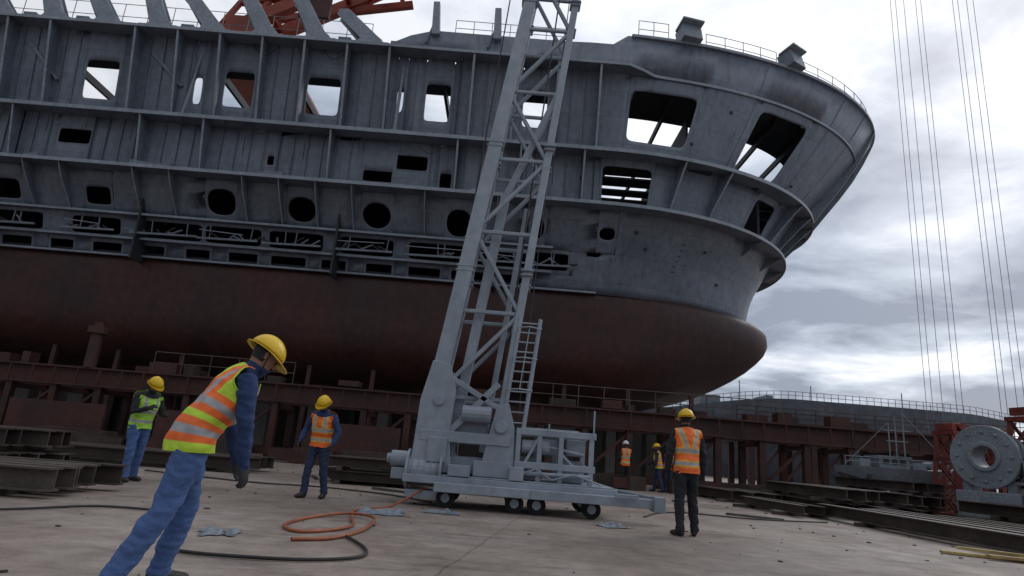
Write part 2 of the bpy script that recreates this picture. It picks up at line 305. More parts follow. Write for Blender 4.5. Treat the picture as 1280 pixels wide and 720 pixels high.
    if vox<.014:
        for i in range(nv):
            if vl[i]<2:
                p=co[i]; fr[i]=noise.noise(V((p[0]*7+sd_,p[1]*7,p[2]*13+p[0]*9)))*.014+noise.noise(V((p[0]*16,p[1]*16+sd_,p[2]*34+p[0]*12)))*.007
    co=co+no*fr[:,None]; me.vertices.foreach_set('co',co.ravel())
    nf=len(me.polygons); fc=np.empty(nf*3); me.polygons.foreach_get('center',fc); fc=fc.reshape(-1,3)
    fl=lab(fc)
    HI=np.array(HH.inverted()); hl=fc@HI[:3,:3].T+HI[:3,3]
    fl[(fl==4)&(hl[:,1]<-.0)&(hl[:,2]>-.05)&(np.abs(hl[:,0])<.082)]=5
    fl[(fl==4)&(hl[:,2]>.05)]=5
    for m in(top,leg,'boot',hands,'skin','hair'): me.materials.append(MP[m])
    me.polygons.foreach_set('material_index',fl.astype(np.int32)); me.update()
    me.name='body'; o=bpy.data.objects.new('body',me); o.parent=e; late.append(o)
    mb=MB(); dlt=.026
    loft(mb,[(p[0],p[1],p[2]-(.06 if i==0 else 0)) for i,(p,_) in enumerate(TORSO)],[(r[0]+dlt+(.04 if i==0 else .0),r[1]+dlt+(.02 if i==0 else 0)) for i,(_,r) in enumerate(TORSO)],seg=28)
    loft(mb,[(-.26,-.005,1.40),(-.12,-.003,1.415),(.12,-.003,1.415),(.26,-.005,1.40)],[(.09,.085)]*4,side=V((0,1,0)),seg=20)
    vm_=remesh(mb,max(vox,.009),3); bm=bmesh.new(); bm.from_mesh(vm_)
    for pc_,n_ in(((0,0,.865),(0,0,-1)),((0,-.01,1.487),(0,.55,1)),((.21,0,1.4),(1,0,.1)),((-.21,0,1.4),(-1,0,.1))):
        bmesh.ops.bisect_plane(bm,geom=bm.verts[:]+bm.edges[:]+bm.faces[:],plane_co=pc_,plane_no=V(n_).normalized(),clear_outer=True)
    bm.to_mesh(vm_); bm.free()
    at=vm_.attributes.new('vuv','FLOAT_VECTOR','POINT')
    nrmls=[v.normal.copy() for v in vm_.vertices]
    for i,v in enumerate(vm_.vertices):
        p=v.co.copy(); at.data[i].vector=(p.x,p.y,p.z-.865)
        p+=nrmls[i]*(noise.noise(V((p.x*7+sd_,p.y*7,p.z*12)))*.015+noise.noise(V((p.x*18,p.y*18,p.z*24+sd_)))*.006)
        v.co=sp(p)
    vm_.materials.append(VM[vest]); vm_.polygons.foreach_set('use_smooth',[True]*len(vm_.polygons)); vm_.name='vest'
    o=bpy.data.objects.new('safety_vest',vm_); late.append(o); o.parent=e; md=o.modifiers.new('s','SOLIDIFY'); md.thickness=.006
    hb=MB(); seg=36; prof=[]
    for k in range(10):
        q=k/9*math.pi/2; prof.append((math.cos(q),math.sin(q)))
    vs=[]
    for r,zz in [(1.17,-.03),(1.18,-.06),(1.0,.02)]+prof:
        for i in range(seg):
            an_=i*2*math.pi/seg; c_,s_=math.cos(an_),math.sin(an_); rr=r
            yb_=.135*rr; 
            if r>1.05 and s_>0: yb_+=.045*s_**1.5
            zz2=zz*.13+.03
            if r>1.05: zz2-=.012*max(0,s_)
            vs.append(HH@V((c_*.115*rr,-.008+s_*yb_,zz2+(.006*math.exp(-(c_*rr/.2)**2) if zz>.1 else 0))))
    nr=len(vs)//seg
    hb.add(vs,[(i*seg+k,i*seg+(k+1)%seg,(i+1)*seg+(k+1)%seg,(i+1)*seg+k) for i in range(nr-1) for k in range(seg)])
    hb.build('hard_hat',MP[helm],e,smooth=True,solid=.004)
    fb=MB()
    for sx in(-1,1):
        loft(fb,[HH@V((sx*.028,.086,.012)),HH@V((sx*.034,.085,.012))],[.009,.009],seg=8)
        fb.path([HH@V((sx*.09,.0,.03)),HH@V((sx*.078,.02,-.04)),HH@V((sx*.04,.05,-.11)),HH@V((0,.06,-.128))],.004,5)
    loft(fb,[HH@V((-.018,.098,-.055)),HH@V((.018,.098,-.055))],[.0035,.0035],seg=8)
    fb.build('face_and_chin_strap',MP['eye'],e,smooth=True)
    return e
person((-2.12,4.5,0),R(-54),1.06,dict(lean=R(30),hp=R(10),dz=-.03,armR=((.12,.10,-1),(-.02,.16,-1)),armL=((-.05,.15,-1),(.1,.3,-.95)),footR=(.13,-.30),footL=(-.15,.0),kneeR=.06,kneeL=.08,curl=.35,palmR=(-.8,-.6,0)),'navy','jeans','limeorange',vox=.0075)
person((-6.72,12.1,0),R(-120),1.09,dict(lean=R(10),hp=R(22),armR=((.25,.25,-1),(-.5,.75,.35)),armL=((-.3,.2,-1),(.25,.8,.0)),footR=(.14,.1),footL=(-.13,-.1),curl=.6),'dark','jeans','lime')
person((-3.22,11.7,0),R(168),1.02,dict(lean=R(10),side=R(-5),hp=R(25),armR=((.45,.05,-1),(.0,.5,-.7)),armL=((-.5,.0,-1),(.1,.5,-.8)),footR=(.15,.08),footL=(-.13,-.12),curl=.5),'navy','djeans','orange')
person((3.03,10.4,0),R(8),1.10,dict(lean=R(2),hp=R(4),armR=((.28,.0,-1),(.08,.25,-1)),armL=((-.24,0,-1),(-.02,.3,-1)),footR=(.14,.05),footL=(-.13,-.06),toeR=-.35,toeL=.3),'dark','black','orange2')
person((5.0,25.5,0),R(20),1.04,dict(armR=((.25,0,-1),(0,.4,-1)),armL=((-.25,0,-1),(.2,.8,-.2))),'dark','black','orange',helm='whelm',vox=.016)
person((6.35,25.6,0),R(70),1.04,dict(lean=R(8),armR=((.25,.3,-1),(0,.8,-.4)),armL=((-.25,0,-1),(0,.4,-1)),footR=(.12,.2),footL=(-.12,-.15)),'dark','djeans','limeorange',vox=.016)
person((6.85,26.2,0),R(-150),1.02,dict(lean=R(15),armR=((.25,.3,-1),(0,.8,-.4)),armL=((-.25,.3,-1),(0,.8,-.5))),'navy','djeans','orange2',vox=.016)
for o in late: COL.objects.link(o)
# ------------------------------------------------------------ ground
g=MB(); g.add([(-1500,-300,0),(1500,-300,0),(1500,2500,0),(-1500,2500,0)],[(0,1,2,3)]); g.build('ground','ground')
# ------------------------------------------------------------ ship
X0,YC,T=4.5,42.,22.
LV=[(9.65,9.3,11.0),(11.5,9.85,11.4),(13.85,11.0,12.6),(16.8,11.2,14.6),(19.2,11.5,16.8),(21.6,11.8,18.8),(24.2,12.2,20.5)]
RL=[(4.0,6.2,1.6),(4.15,7.4,3.4),(4.6,8.4,5.6),(5.5,9.05,8.2),(6.6,9.3,10.3),(7.8,9.33,11.9),(8.8,9.35,12.6),(9.4,9.3,12.55),(9.66,9.28,12.2),(9.85,8.8,11.6),(10.0,8.,10.5)]
def itp(tab,z):
    if z<=tab[0][0]: return tab[0][1],tab[0][2]
    if z>=tab[-1][0]: return tab[-1][1],tab[-1][2]
    i=0
    while z>tab[i+1][0]: i+=1
    def sl(j,c):
        if j<=0: return (tab[1][c]-tab[0][c])/(tab[1][0]-tab[0][0])
        if j>=len(tab)-1: return (tab[-1][c]-tab[-2][c])/(tab[-1][0]-tab[-2][0])
        s0=(tab[j][c]-tab[j-1][c])/(tab[j][0]-tab[j-1][0]); s1=(tab[j+1][c]-tab[j][c])/(tab[j+1][0]-tab[j][0])
        return 0 if s0*s1<=0 else 2*s0*s1/(s0+s1)
    h=tab[i+1][0]-tab[i][0]; k=(z-tab[i][0])/h; r=[]
    for c in(1,2):
        r.append((2*k**3-3*k*k+1)*tab[i][c]+(k**3-2*k*k+k)*h*sl(i,c)+(-2*k**3+3*k*k)*tab[i+1][c]+(k**3-k*k)*h*sl(i+1,c))
    return tuple(r)
def HP(t,z,off=0,tab=LV):
    b,a=itp(tab,z); b+=off;a+=off
    if t<=0: return V((X0+t,YC-b,z))
    if t<=2*T:
        q=t/T*math.pi/2; return V((X0+a*math.sin(q),YC-b*math.cos(q),z))
    return V((X0-(t-2*T),YC+b,z))
TMIN,TMAX=-62.,2*T+60
def frange(a,b,st):
    n=max(1,int(math.ceil((b-a)/st-1e-6))); return [a+(b-a)*i/n for i in range(n+1)]
def mir(t): return 2*T-t
ship=empty('ship_hull')
sh=MB(); sh.uv=[]
def sadd(tz,fs):
    sh.add([HP(t,z) for t,z in tz],fs); sh.uv+= [(t,z) for t,z in tz]
def band(z0,z1,holes,t0=TMIN,t1=TMAX,zs=.45):
    z1f=z1 if callable(z1) else (lambda t:z1)
    holes=sorted(holes); cur=t0
    # common stations so that stacked bands share their vertices
    st_=[x*1.2 for x in range(-60,1)]; base=sorted(set([round(v,4) for v in frange(-62,0,1.24)+frange(0,2*T,.55)+frange(2*T,TMAX,1.24)]))
    def plain(a,b):
        if b-a<1e-4: return
        ts=[a]+[v for v in base if a+.05<v<b-.05]+[b]; nz=max(1,int(round((z1f(a)-z0)/zs)))
        vs=[(t,z0+(z1f(t)-z0)*j/nz) for t in ts for j in range(nz+1)]
        sadd(vs,[(i*(nz+1)+j,(i+1)*(nz+1)+j,(i+1)*(nz+1)+j+1,i*(nz+1)+j+1) for i in range(len(ts)-1) for j in range(nz)])
    for (tc,zc,w,h,ex) in holes:
        m=.12; a,b=tc-w/2-m,tc+w/2+m
        plain(cur,a); cur=b
        K=48; zt=z1f(tc); vs=[]; lim=(b-a)/2
        for i in range(K):
            q=(i+.5)*2*math.pi/K; c,s_=math.cos(q),math.sin(q)
            e=2/ex; px=math.copysign(abs(c)**e,c)*w/2; pz=math.copysign(abs(s_)**e,s_)*h/2
            mx=max(abs(c),abs(s_)); ox=c/mx*lim; oz=s_/mx
            zz=zc+pz; oz=(zt if oz>0 else z0)*abs(oz)+((z0+zt)/2)*(1-abs(oz))
            for k in range(6):
                u=k/5; vs.append((tc+px*(1-u)+ox*u, zz*(1-u)+oz*u))
        fs=[(i*6+k,((i+1)%K)*6+k,((i+1)%K)*6+k+1,i*6+k+1) for i in range(K) for k in range(5)]
        sadd(vs,fs)
        for sxx in(a,b):
            for szz in(z0,zt):
                cand=sorted(range(K),key=lambda i:(vs[i*6+5][0]-sxx)**2+(vs[i*6+5][1]-szz)**2)[:2]
                sadd([vs[cand[0]*6+5],vs[cand[1]*6+5],(sxx,szz)],[(0,1,2)])
    plain(cur,t1)
def tx(x): return x-X0
top_holes=[(tx(-48),19,1.5,2.0,8),(tx(-40),19,1.5,2,8),(tx(-31),19,1.5,2,8),(tx(-23.2),18.9,1.8,2.2,9),(tx(-15.7),18.95,1.6,2.0,9),(tx(-11.1),18.95,1.8,2.1,9),(tx(-17.9),18.7,.45,1.5,4),(tx(-4.85),19.1,1.35,2.1,9),(tx(-6.9),19.1,.35,1.4,3),(tx(.46),19.2,1.3,2.1,9),(tx(6.9),19.3,3.0,2.9,10),(8.7,19.2,3.2,3.6,10)]
mid_holes=[(tx(-24),15.6,1.7,.8,9),(tx(-5.9),15.6,1.7,.8,9),(tx(-13.4),15.1,.35,.5,9),(tx(-7.6),14.7,1.6,.6,9),(tx(-4),14.7,.6,.9,9),(tx(-36),15.2,1.7,1.0,9),(tx(5.7),15.2,2.7,2.3,10),(11.0,15.3,2.2,2.1,9)]
low_holes=[(tx(-34),12.75,1.4,1.3,2),(tx(-15.8),12.75,1.5,1.2,2.6),(tx(-22.4),12.6,1.3,.8,6),(tx(-11.5),12.7,1.45,1.15,2.3),(tx(-7.5),12.7,1.5,1.2,2.),(tx(-3.1),12.65,1.3,1.25,2.4),(tx(1.1),12.7,.7,.9,2.4),(tx(4.9),12.7,.95,.55,2.6),(tx(-27.5),12.6,1.8,.9,6)]
tray=[(-27,3.0),(-22.6,2.6),(-18.6,3.4),(-15.2,3.),(-11.8,2.9),(-8.0,2.9),(-4.2,3.0),(-.8,2.8),(2.0,1.8),(-32,3),(-37,3),(-42,3)]
tray_holes=[(tx(x),11.15,w,.85,10) for x,w in tray]
slot_holes=[(tx(-44+i*2.45),10.05,random.uniform(1.2,2.0),.5,12) for i in range(19)]
def ztop(t):
    x=HP(t,22)[0] if not(0<t<2*T) else 10
    if x<2.2: 
        return 22.1+1.1*smooth01((x+8.5)/3.0)
    return 23.25+.55*smooth01((x-5.2)/.5)
def both(hs): return hs+[(mir(t),z,w,h,e) for t,z,w,h,e in hs if t<T-3]
band(9.65,10.5,slot_holes)
band(10.5,11.75,tray_holes)
band(11.75,13.85,low_holes)
band(13.85,16.8,both(mid_holes))
band(16.8,21.6,both(top_holes))
band(21.6,ztop,[])
sh.build('side_shell','hull',ship,smooth=True,solid=.07,merge=.006)
rh=MB(); rh.uv=[]
zs=[4.0,4.06,4.15,4.35,4.6,5,5.5,6,6.6,7.2,7.8,8.3,8.8,9.15,9.4,9.66,9.85,10.]
ts=[TMIN]+frange(-60,0,2)[0:]+frange(0,2*T,.5)[1:]+frange(2*T,TMAX,2)[1:]
for t in ts:
    for z in zs: rh.v.append(tuple(HP(t,z,0,RL))); rh.uv.append((t,z))
n=len(zs)
for i in range(len(ts)-1):
    for j in range(n-1): rh.f.append((i*n+j,(i+1)*n+j,(i+1)*n+j+1,i*n+j+1)); rh.m.append(0)
nn=len(ts)
for i in range(nn//2):
    a,b,c,d=i*n,(i+1)*n,(nn-2-i)*n,(nn-1-i)*n
    if c>b: rh.f.append((a,d,c,b)); rh.m.append(0)
rh.f.append(tuple(range(n))+tuple((nn-1)*n+j for j in range(n-1,-1,-1))); rh.m.append(0)
rh.build('lower_hull','red',ship,smooth=True)
st=MB()
def sweep(z,o0,o1,th,ta,tb,mi=0,step=.6,mb=None):
    mb=mb or st
    f0=o0 if callable(o0) else (lambda t:o0); f1=o1 if callable(o1) else (lambda t:o1)
    tt=frange(ta,min(tb,0),2.) if ta<0 else [ta]
    if tb>0: tt=tt+frange(max(ta,0),min(tb,2*T),step)[1:]
    if tb>2*T: tt=tt+frange(2*T,tb,2.)[1:]
    vs=[]
    for t in tt:
        for zz,oo in((z-th/2,f0(t)),(z-th/2,f1(t)),(z+th/2,f1(t)),(z+th/2,f0(t))):
            p=HP(t,z,oo); p.z=zz; vs.append(p)
    k=len(tt)
    mb.add(vs,[(i*4+j,i*4+(j+1)%4,(i+1)*4+(j+1)%4,(i+1)*4+j) for i in range(k-1) for j in range(4)]+[(0,3,2,1),((k-1)*4,(k-1)*4+1,(k-1)*4+2,(k-1)*4+3)],mi)
def d0(t): return .95-.86*smooth01((t-.5)/1.5) if t<T else .95-.86*smooth01((mir(t)-.5)/1.5)
for z,dep,lip,ta,tb in((21.6,d0,.16,TMIN,TMAX),(16.8,lambda t:1.0,.2,TMIN,TMAX),(13.85,lambda t:1.0,.18,TMIN,TMAX),(11.75,lambda t:.45,.12,TMIN,-2.5),(10.5,lambda t:.5,.12,TMIN,-2.5),(9.68,lambda t:.22,.1,TMIN,0.)):
    sweep(z,-.12,(lambda t,dep=dep:dep(t)-.03),.05,ta,tb,0)
    sweep(z,(lambda t,dep=dep:dep(t)-.03),(lambda t,dep=dep:dep(t)+.03),lip,ta,tb,1)
tt=frange(.7,2*T-.7,.5)
vs=[]
for t in tt:
    for dz,oo in((-.08,-.1),(-.08,.13),(.08,.13),(.08,-.1)):
        p=HP(t,23.8,oo); p.z=23.8+dz; vs.append(p)
st.add(vs,[(i*4+j,i*4+(j+1)%4,(i+1)*4+(j+1)%4,(i+1)*4+j) for i in range(len(tt)-1) for j in range(4)],1)
st.build('stringers',['hullframe','lip'],ship)
wf=MB()
def web(t,za,zb,da,db,fl=.2,mi=0,th=.04):
    N=5; inn=[HP(t,za+(zb-za)*i/N,-.02) for i in range(N+1)]; out=[HP(t,za+(zb-za)*i/N,da+(db-da)*i/N) for i in range(N+1)]
    e=HP(t+.05,za)-HP(t-.05,za); e.normalize(); h=e*(th/2)
    vs=[];
    for p in inn+out: vs+= [p+h,p-h]
    k=N+1; fs=[]
    for i in range(N):
        a,b,c,d=i,i+1,k+i+1,k+i
        fs+=[(2*a,2*b,2*c,2*d),(2*a+1,2*d+1,2*c+1,2*b+1),(2*d,2*c,2*c+1,2*d+1)]
    wf.add(vs,fs,mi)
    if fl:
        for i in range(N):
            n_=(out[i]-inn[i]).normalized()*.02
            p,q=out[i]+n_,out[i+1]+n_
            wf.add([p+e*fl/2+n_,p-e*fl/2+n_,q-e*fl/2+n_,q+e*fl/2+n_,p+e*fl/2-n_,p-e*fl/2-n_,q-e*fl/2-n_,q+e*fl/2-n_],[(0,1,2,3),(4,7,6,5),(0,3,7,4),(1,5,6,2),(0,4,5,1),(3,2,6,7)],1)
def clear(t,hs,w=.05): return all(abs(t-h[0])>h[2]/2+w for h in hs)
x=-60
while x<4.3:
    t=tx(x)
    if clear(t,top_holes): web(t,16.83,21.57,.25+.5*random.random(),.88,.12)
    x+=2.28
x=-60.4
while x<4.0:
    t=tx(x)
    if clear(t,mid_holes): web(t,13.9,16.77,.45,.93,.1)
    x+=3.35
x=-60
while x<2.5:
    t=tx(x)
    if clear(t,low_holes): web(t,11.8,13.8,.2,.9,.06)
    if clear(t,tray_holes): web(t,10.53,11.72,.5,.42,.08)
    x+=1.9
x=-60
while x<4:
    t=tx(x)
    if clear(t,top_holes): web(t,16.83,21.57,.12,.12,0,th=.02)
    if clear(t,mid_holes): web(t,13.9,16.77,.12,.12,0,th=.02)
    x+=.77
for t in (3.9,6.6,13.2,15.6,17.8,20.2,22.6,25,27.5,30,33,36,39): web(t,13.9,16.77,.15,.95,.1)
for t in frange(1.5,2*T-1.5,2.65):
    if clear(t,both(top_holes),.2): web(t,16.85,23.7,.95,.14,.08,th=.03) if t>14.5 else web(t,16.85,23.7,.07,.07,0,th=.02)
for t in frange(-60,0,1.1): web(tx(t+4.5),21.65,22.0,.2,.25,0)
for t in (11,15,18.5,22,26,30): web(t,13.0,13.82,.02,.9,0)
wf.build('web_frames',['hullframe','lip'],ship)
de=MB()  # decks and bulkheads added inside the shell to keep its openings dark
def deck(z,xa=-60,xb=3.8):
    b,a=itp(LV,z); b-=.15; de.box(((xa+xb)/2,YC,z),(xb-xa,2*b,.1))
    K=24; vs=[(xb,YC,z)]+[(xb+ (a-.2)*math.sin(i*math.pi/K),YC-b*math.cos(i*math.pi/K),z) for i in range(K+1)]
    de.add(vs+[(p[0],p[1],z-.08) for p in vs],[(0,i,i+1) for i in range(1,K+1)]+[(K+2,K+3+i,K+2+i) for i in range(K)])
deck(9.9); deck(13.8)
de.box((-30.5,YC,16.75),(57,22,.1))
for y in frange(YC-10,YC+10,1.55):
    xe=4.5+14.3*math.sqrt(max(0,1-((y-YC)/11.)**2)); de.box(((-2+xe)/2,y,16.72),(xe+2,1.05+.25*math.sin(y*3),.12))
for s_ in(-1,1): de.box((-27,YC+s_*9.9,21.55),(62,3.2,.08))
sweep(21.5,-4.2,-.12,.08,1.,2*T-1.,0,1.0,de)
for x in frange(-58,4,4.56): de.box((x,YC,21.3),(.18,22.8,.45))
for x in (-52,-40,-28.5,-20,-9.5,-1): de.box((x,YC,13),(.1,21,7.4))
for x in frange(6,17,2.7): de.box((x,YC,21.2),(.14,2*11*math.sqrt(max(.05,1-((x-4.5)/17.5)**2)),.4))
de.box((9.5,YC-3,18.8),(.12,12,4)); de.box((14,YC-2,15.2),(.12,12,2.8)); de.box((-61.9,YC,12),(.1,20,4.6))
de.build('added_inner_decks','dark',ship)
cl=MB()
for x,w in tray:
    for k in range(2):
        xx=x+random.uniform(-w/2,w/2); cl.beam((xx,31.85,10.75),(xx+random.uniform(-.1,.1),31.85,11.5),.05,.05)
    cl.beam((x-w/2-.1,31.6,10.70),(x+w/2+.1,31.6,10.76),.1,.1,0)
    if random.random()<.5: cl.beam((x-w/2-.1,31.7,11.2),(x+w/2*random.uniform(.2,1),31.7,11.2+random.uniform(-.15,.1)),.04,.04,1)
    for k in range(6):
        a=x+random.uniform(-w/2,w/2); cl.beam((a,31.95,10.85),(a+random.uniform(-.8,.8),31.85,10.85+random.uniform(.05,.4)),.1,.07,random.choice((0,0,2,2)))
for i in range(30):
    x=random.uniform(-30,1); z=random.choice([16.87,13.95,21.7]); cl.box((x,30.3,z+.08),(random.uniform(.3,1.4),.3,random.uniform(.08,.3)),random.randint(0,1),rz=random.uniform(-.3,.3))
for xa,za,xb,zb in((-20.6,20.6,-18.7,18.8),(-27.5,20.8,-25.4,18.6),(-30,17,-28.2,19.6)): cl.beam((xa,30.3,za),(xb,30.4,zb),.16,.16,0)
cl.tube((-6.9,30.2,17),(-6.9,30.3,21.4),.09,8,1); cl.tube((-18.3,30.3,17),(-17.9,30.3,21.4),.07,8,1)
for i in range(12):
    x=random.uniform(-29,3); cl.tube((x,29.95,16.7),(x+.05,29.98,16.7-random.uniform(.5,2.3)),.02,5,2)
for i in range(7):
    x=random.uniform(-28,2); w=random.uniform(.8,2); zb=random.choice((21.5,16.7,13.75)); cl.path([(x+w*k/8,29.97,zb-.9*w*.5*(1-(k/4-1)**2)) for k in range(9)],.02,5,2)
cl.build('outfitting_pipes',['hullframe','lip','cable'],ship)
bs=MB()
for i,x in enumerate(frange(-58,-8.7,3.0)):
    h=random.uniform(2.1,3.1); lean=random.uniform(1.2,1.9); yb=29.9
    prof=[(0.7,0),(.45,.35),(.2,.55),(-lean+.5,h-.3),(-lean+.15,h),(-lean-.35,h-.05),(-lean-.45,h-.4),(-lean-.15,h-.7),(-.75,.35),(-1.0,0)]
    for yo in(-.28,.28):
        bs.plate([(x+a,yb+.35+yo,22.05+b) for a,b in prof],.05,1)
    bs.beam((x+.1,yb+.35,22.5),(x-lean+.35,yb+.35,22.05+h-.25),.5,.05,0,up=V((1,0,.5)))
    bs.beam((x-.7,yb+.35,22.2),(x-lean-.2,yb+.35,22.05+h-.6),.5,.05,0,up=V((1,0,.5)))
    bs.box((x-.1,yb+.3,22.02),(2.1,1.0,.1),1)
    if random.random()<.6: bs.box((x+1.3,yb+.4,22.25),(.7,.5,.4),0)
for x,h,l in((-5.3,2.1,.15),(-1.9,2.0,.1)):
    bs.beam((x,30,22.9),(x-l,30,22.9+h),.5,.45,1,w1=.42,h1=.35); bs.beam((x-.5,30,22.4),(x-l*.5,30,24),.2,.12,0)
bs.build('bulwark_stays',['hullframe','lip'],ship,bevel=.02)
ch=MB()
for t in(3.0,7.9):
    p=HP(t,23.8,-.1); q=HP(t,23.8,.35); d=(q-p).normalized(); ang=math.atan2(d.y,d.x)
    ch.box(p+V((0,0,.55)),(.9,1.15,1.1),0,rz=ang,ry=-.25); ch.box(p+V((0,0,1.15))+d*.1,(1.05,1.3,.14),1,rz=ang,ry=-.25)
ch.build('mooring_chocks',['hullframe','lip'],ship,bevel=.03)
rl=MB()
def railing(mb,pts,h=1.1,r=.025,nr=3,mi=0,post=1):
    for k in range(1,nr+1): mb.path([p+V((0,0,h*k/nr)) for p in pts],r,5,mi)
    for i in range(0,len(pts),post): mb.tube(pts[i],pts[i]+V((0,0,h)),r*1.1,5,mi)
railing(rl,[HP(t,23.88,-.25)+V((0,0,.08)) for t in frange(1.,2.2,.6)],1.1,.02,2)
railing(rl,[HP(t,23.88,-.3) for t in frange(3.8,7.2,1.1)],1.0,.02,2)
railing(rl,[HP(t,23.88,-.25) for t in frange(8.6,34,1.2)],1.0,.02,2)
railing(rl,[V((x,30.3,23.25)) for x in frange(-4.3,1.8,1.2)],1.,.02,2)
railing(rl,[V((x,30.6,22.2)) for x in frange(-30,-9,1.4)],1.6,.02,2)
rl.build('deck_railing','wire',ship)
dm=MB()
for k in range(6):
    t=5.2+k*.06; z=11.3+k*.28; p=HP(t,z,.06); q=HP(t+.22,z,.06); dm.beam(p,q,.02,.05)
for t,z in((7.4,12.6),(2.2,12.9),(9.5,11.2),(-1.3,15.5),(4.2,18.2),(9.8,20.9),(5.6,20.4),(3,12.2),(12,17.8)):
    p=HP(t,z,.06); dm.box(p,(.16,.1,.14))
dm.build('padeyes_and_marks','dark',ship)
# ------------------------------------------------------------ dock trestle & blocks
tr=empty('dock_trestle'); a=MB()
for y in(27.,29.2):
    a.ibeam((-62,y,2.75),(19.2,y,2.75),.5,.8)
    a.beam((-62,y-.05,.35),(19.2,y-.05,.35),.3,.3)
for x in frange(-60,18.5,1.9):
    for y in(27.,29.2): a.box((x,y,1.2),(.26,.3,2.4)); 
    a.box((x,26.72,2.75),(.05,.06,.62)); a.box((x+.95,26.72,2.75),(.04,.06,.62))
    if random.random()<.45: a.beam((x,27.02,.5),(x+1.9,27.02,2.3),.12,.12)
    a.beam((x,27,2.2),(x,29.2,2.2),.2,.2)
for x in frange(-60,-6,6.3): a.box((x,26.2,.9),(3.9,.16,1.5)); a.box((x+1,25.8,.35),(2.2,.8,.6),1)
for i in range(70):
    x=random.uniform(-32,18); a.box((x,random.uniform(25.3,26.4),.25),(random.uniform(.4,1.6),random.uniform(.3,.8),random.uniform(.3,.9)),random.randint(0,1),rz=random.uniform(-.5,.5))
for i in range(26):
    x=random.uniform(-30,17); a.box((x,random.uniform(26.9,29),3.15+.2),(random.uniform(.3,1.2),.6,random.uniform(.2,.6)),random.randint(0,1))
a.build('girders',['redsteel','rust'],tr)
a=MB(); 
railing(a,[V((x,27.,3.15)) for x in frange(1,12,1.2)],.9,.02,2); railing(a,[V((x,27.,3.15)) for x in frange(-15,-9,1.4)],.9,.02,2)
a.build('walkway_rail','rust2',tr)
kb=empty('keel_blocks'); a=MB()
for x in frange(-58,10,3.4):
    for y in(37,42,47):
        a.box((x,y,1.65),(1.2,1.4,3.3),0); a.box((x,y,3.66),(1.0,1.2,.68),1)
    a.beam((x,33.4,0),(x,33.6,4.8),.22,.22,2); 
a.build('blocks',['conc','wood','redsteel'],kb)
qw=MB(); qw.box((-35,60,1.9),(90,.6,3.8));  # wall added behind the ship to block bright sky under the hull
for x in frange(-78,8,4): qw.box((x,59.6,1.9),(.5,.4,3.7))
qw.build('added_back_wall','conc')
bo=MB(); bo.tube((-17.6,26.9,3.15),(-17.6,26.9,4.6),.25,12); bo.tube((-17.6,26.9,4.6),(-17.6,26.9,4.9),.4,12); bo.tube((-17.6,26.9,4.9),(-17.6,26.9,5.1),.2,12)
bo.build('mooring_bollard','redsteel')
# ------------------------------------------------------------ lattice crane
cr=empty('lattice_boom_crane'); a=MB()
def Lx(z): return -1.45+.127*(z-2.27)
def Rx(z): return .15+.10*(z-2.27)
def Yf(z): return 12.2+.05*(z-2.27)
def Yb(z): return 13.4+.03*(z-2.27)
def cp(k,z):
    return V(((Lx(z)+.18) if k in(0,3) else (Rx(z)-.1),Yf(z) if k<2 else Yb(z),z))
ZT=21.
a.beam(cp(0,.7),cp(0,ZT),.32,.26,0,up=V((0,1,0)),w1=.24,h1=.2)
for k in(1,2,3): a.beam(cp(k,.7),cp(k,ZT),.16,.16,0,up=V((0,1,0)))
lev=frange(2.0,ZT,1.75)
for i,z in enumerate(lev[:-1]):
    z2=lev[i+1]
    for k,l in((0,1),(1,2),(3,2),(0,3)):
        a.beam(cp(k,z),cp(l,z),.075,.075); 
        if (i+(k==1))%2==0: a.beam(cp(k,z),cp(l,z2),.1,.08,0)
        else: a.beam(cp(l,z),cp(k,z2),.1,.08,0)
for z in(4.6,7.5,11.4,15.4):
    for k in range(4):
        for dz in(-.05,.05): a.box(cp(k,z+dz),(.38 if k==0 else .25,.27,.035))
a.beam((-.95,12.35,.9),(-.3,12.7,6.4),.2,.2,0,up=V((0,1,0)))
a.beam((-.3,12.7,6.4),cp(1,9.),.14,.14,0,up=V((0,1,0)))
a.beam((-.35,13.3,1.0),(.2,13.3,6.4),.12,.12,0,up=V((0,1,0)))
a.build('boom','crane',cr,bevel=.012)
a=MB()
for y in(12.06,13.52):
    a.plate([(-1.62,y,.6),(-.85,y,.6),(-.95,y,1.3),(-.9,y,2.1),(-1.05,y,2.6),(-1.4,y,2.65),(-1.56,y,1.9)],.07)
    a.plate([(-.35,y,.6),(.3,y,.6),(.26,y,1.5),(.12,y,1.95),(-.1,y,1.9),(-.22,y,1.3)],.06)
a.beam((-1.5,12.06,1.25),(.2,12.06,1.25),.12,.2); a.beam((-1.5,13.52,1.25),(.2,13.52,1.25),.12,.2)
a.beam((-.95,12.1,1.35),(-.1,12.1,2.3),.09,.12); a.beam((-1.2,12.1,2.45),(.0,12.1,1.8),.09,.1)
a.box((-.7,12.8,.75),(1.6,1.2,.3)); a.box((-.55,12.5,1.45),(.6,.5,.38)); a.tube((-.0,11.96,1.5),(-.0,13.6,1.5),.12,14); a.tube((-1.2,11.96,1.9),(-1.2,13.6,1.9),.1,14)
a.tube((-.75,12.1,1.7),(-.2,12.1,1.7),.16,14); a.box((.08,12.4,1.0),(.4,.6,.4)); a.box((-1.15,12.0,1.0),(.35,.1,.45))
for k in range(7): a.tube((-1.5+.1*k,12.01,.72),(-1.5+.1*k,11.99,.72),.02,6)
a.build('boom_foot','crane',cr,bevel=.015)
a=MB()
for y in(11.9,13.6): a.beam((-1.7,y,.47),(2.2,y,.47),.12,.14)
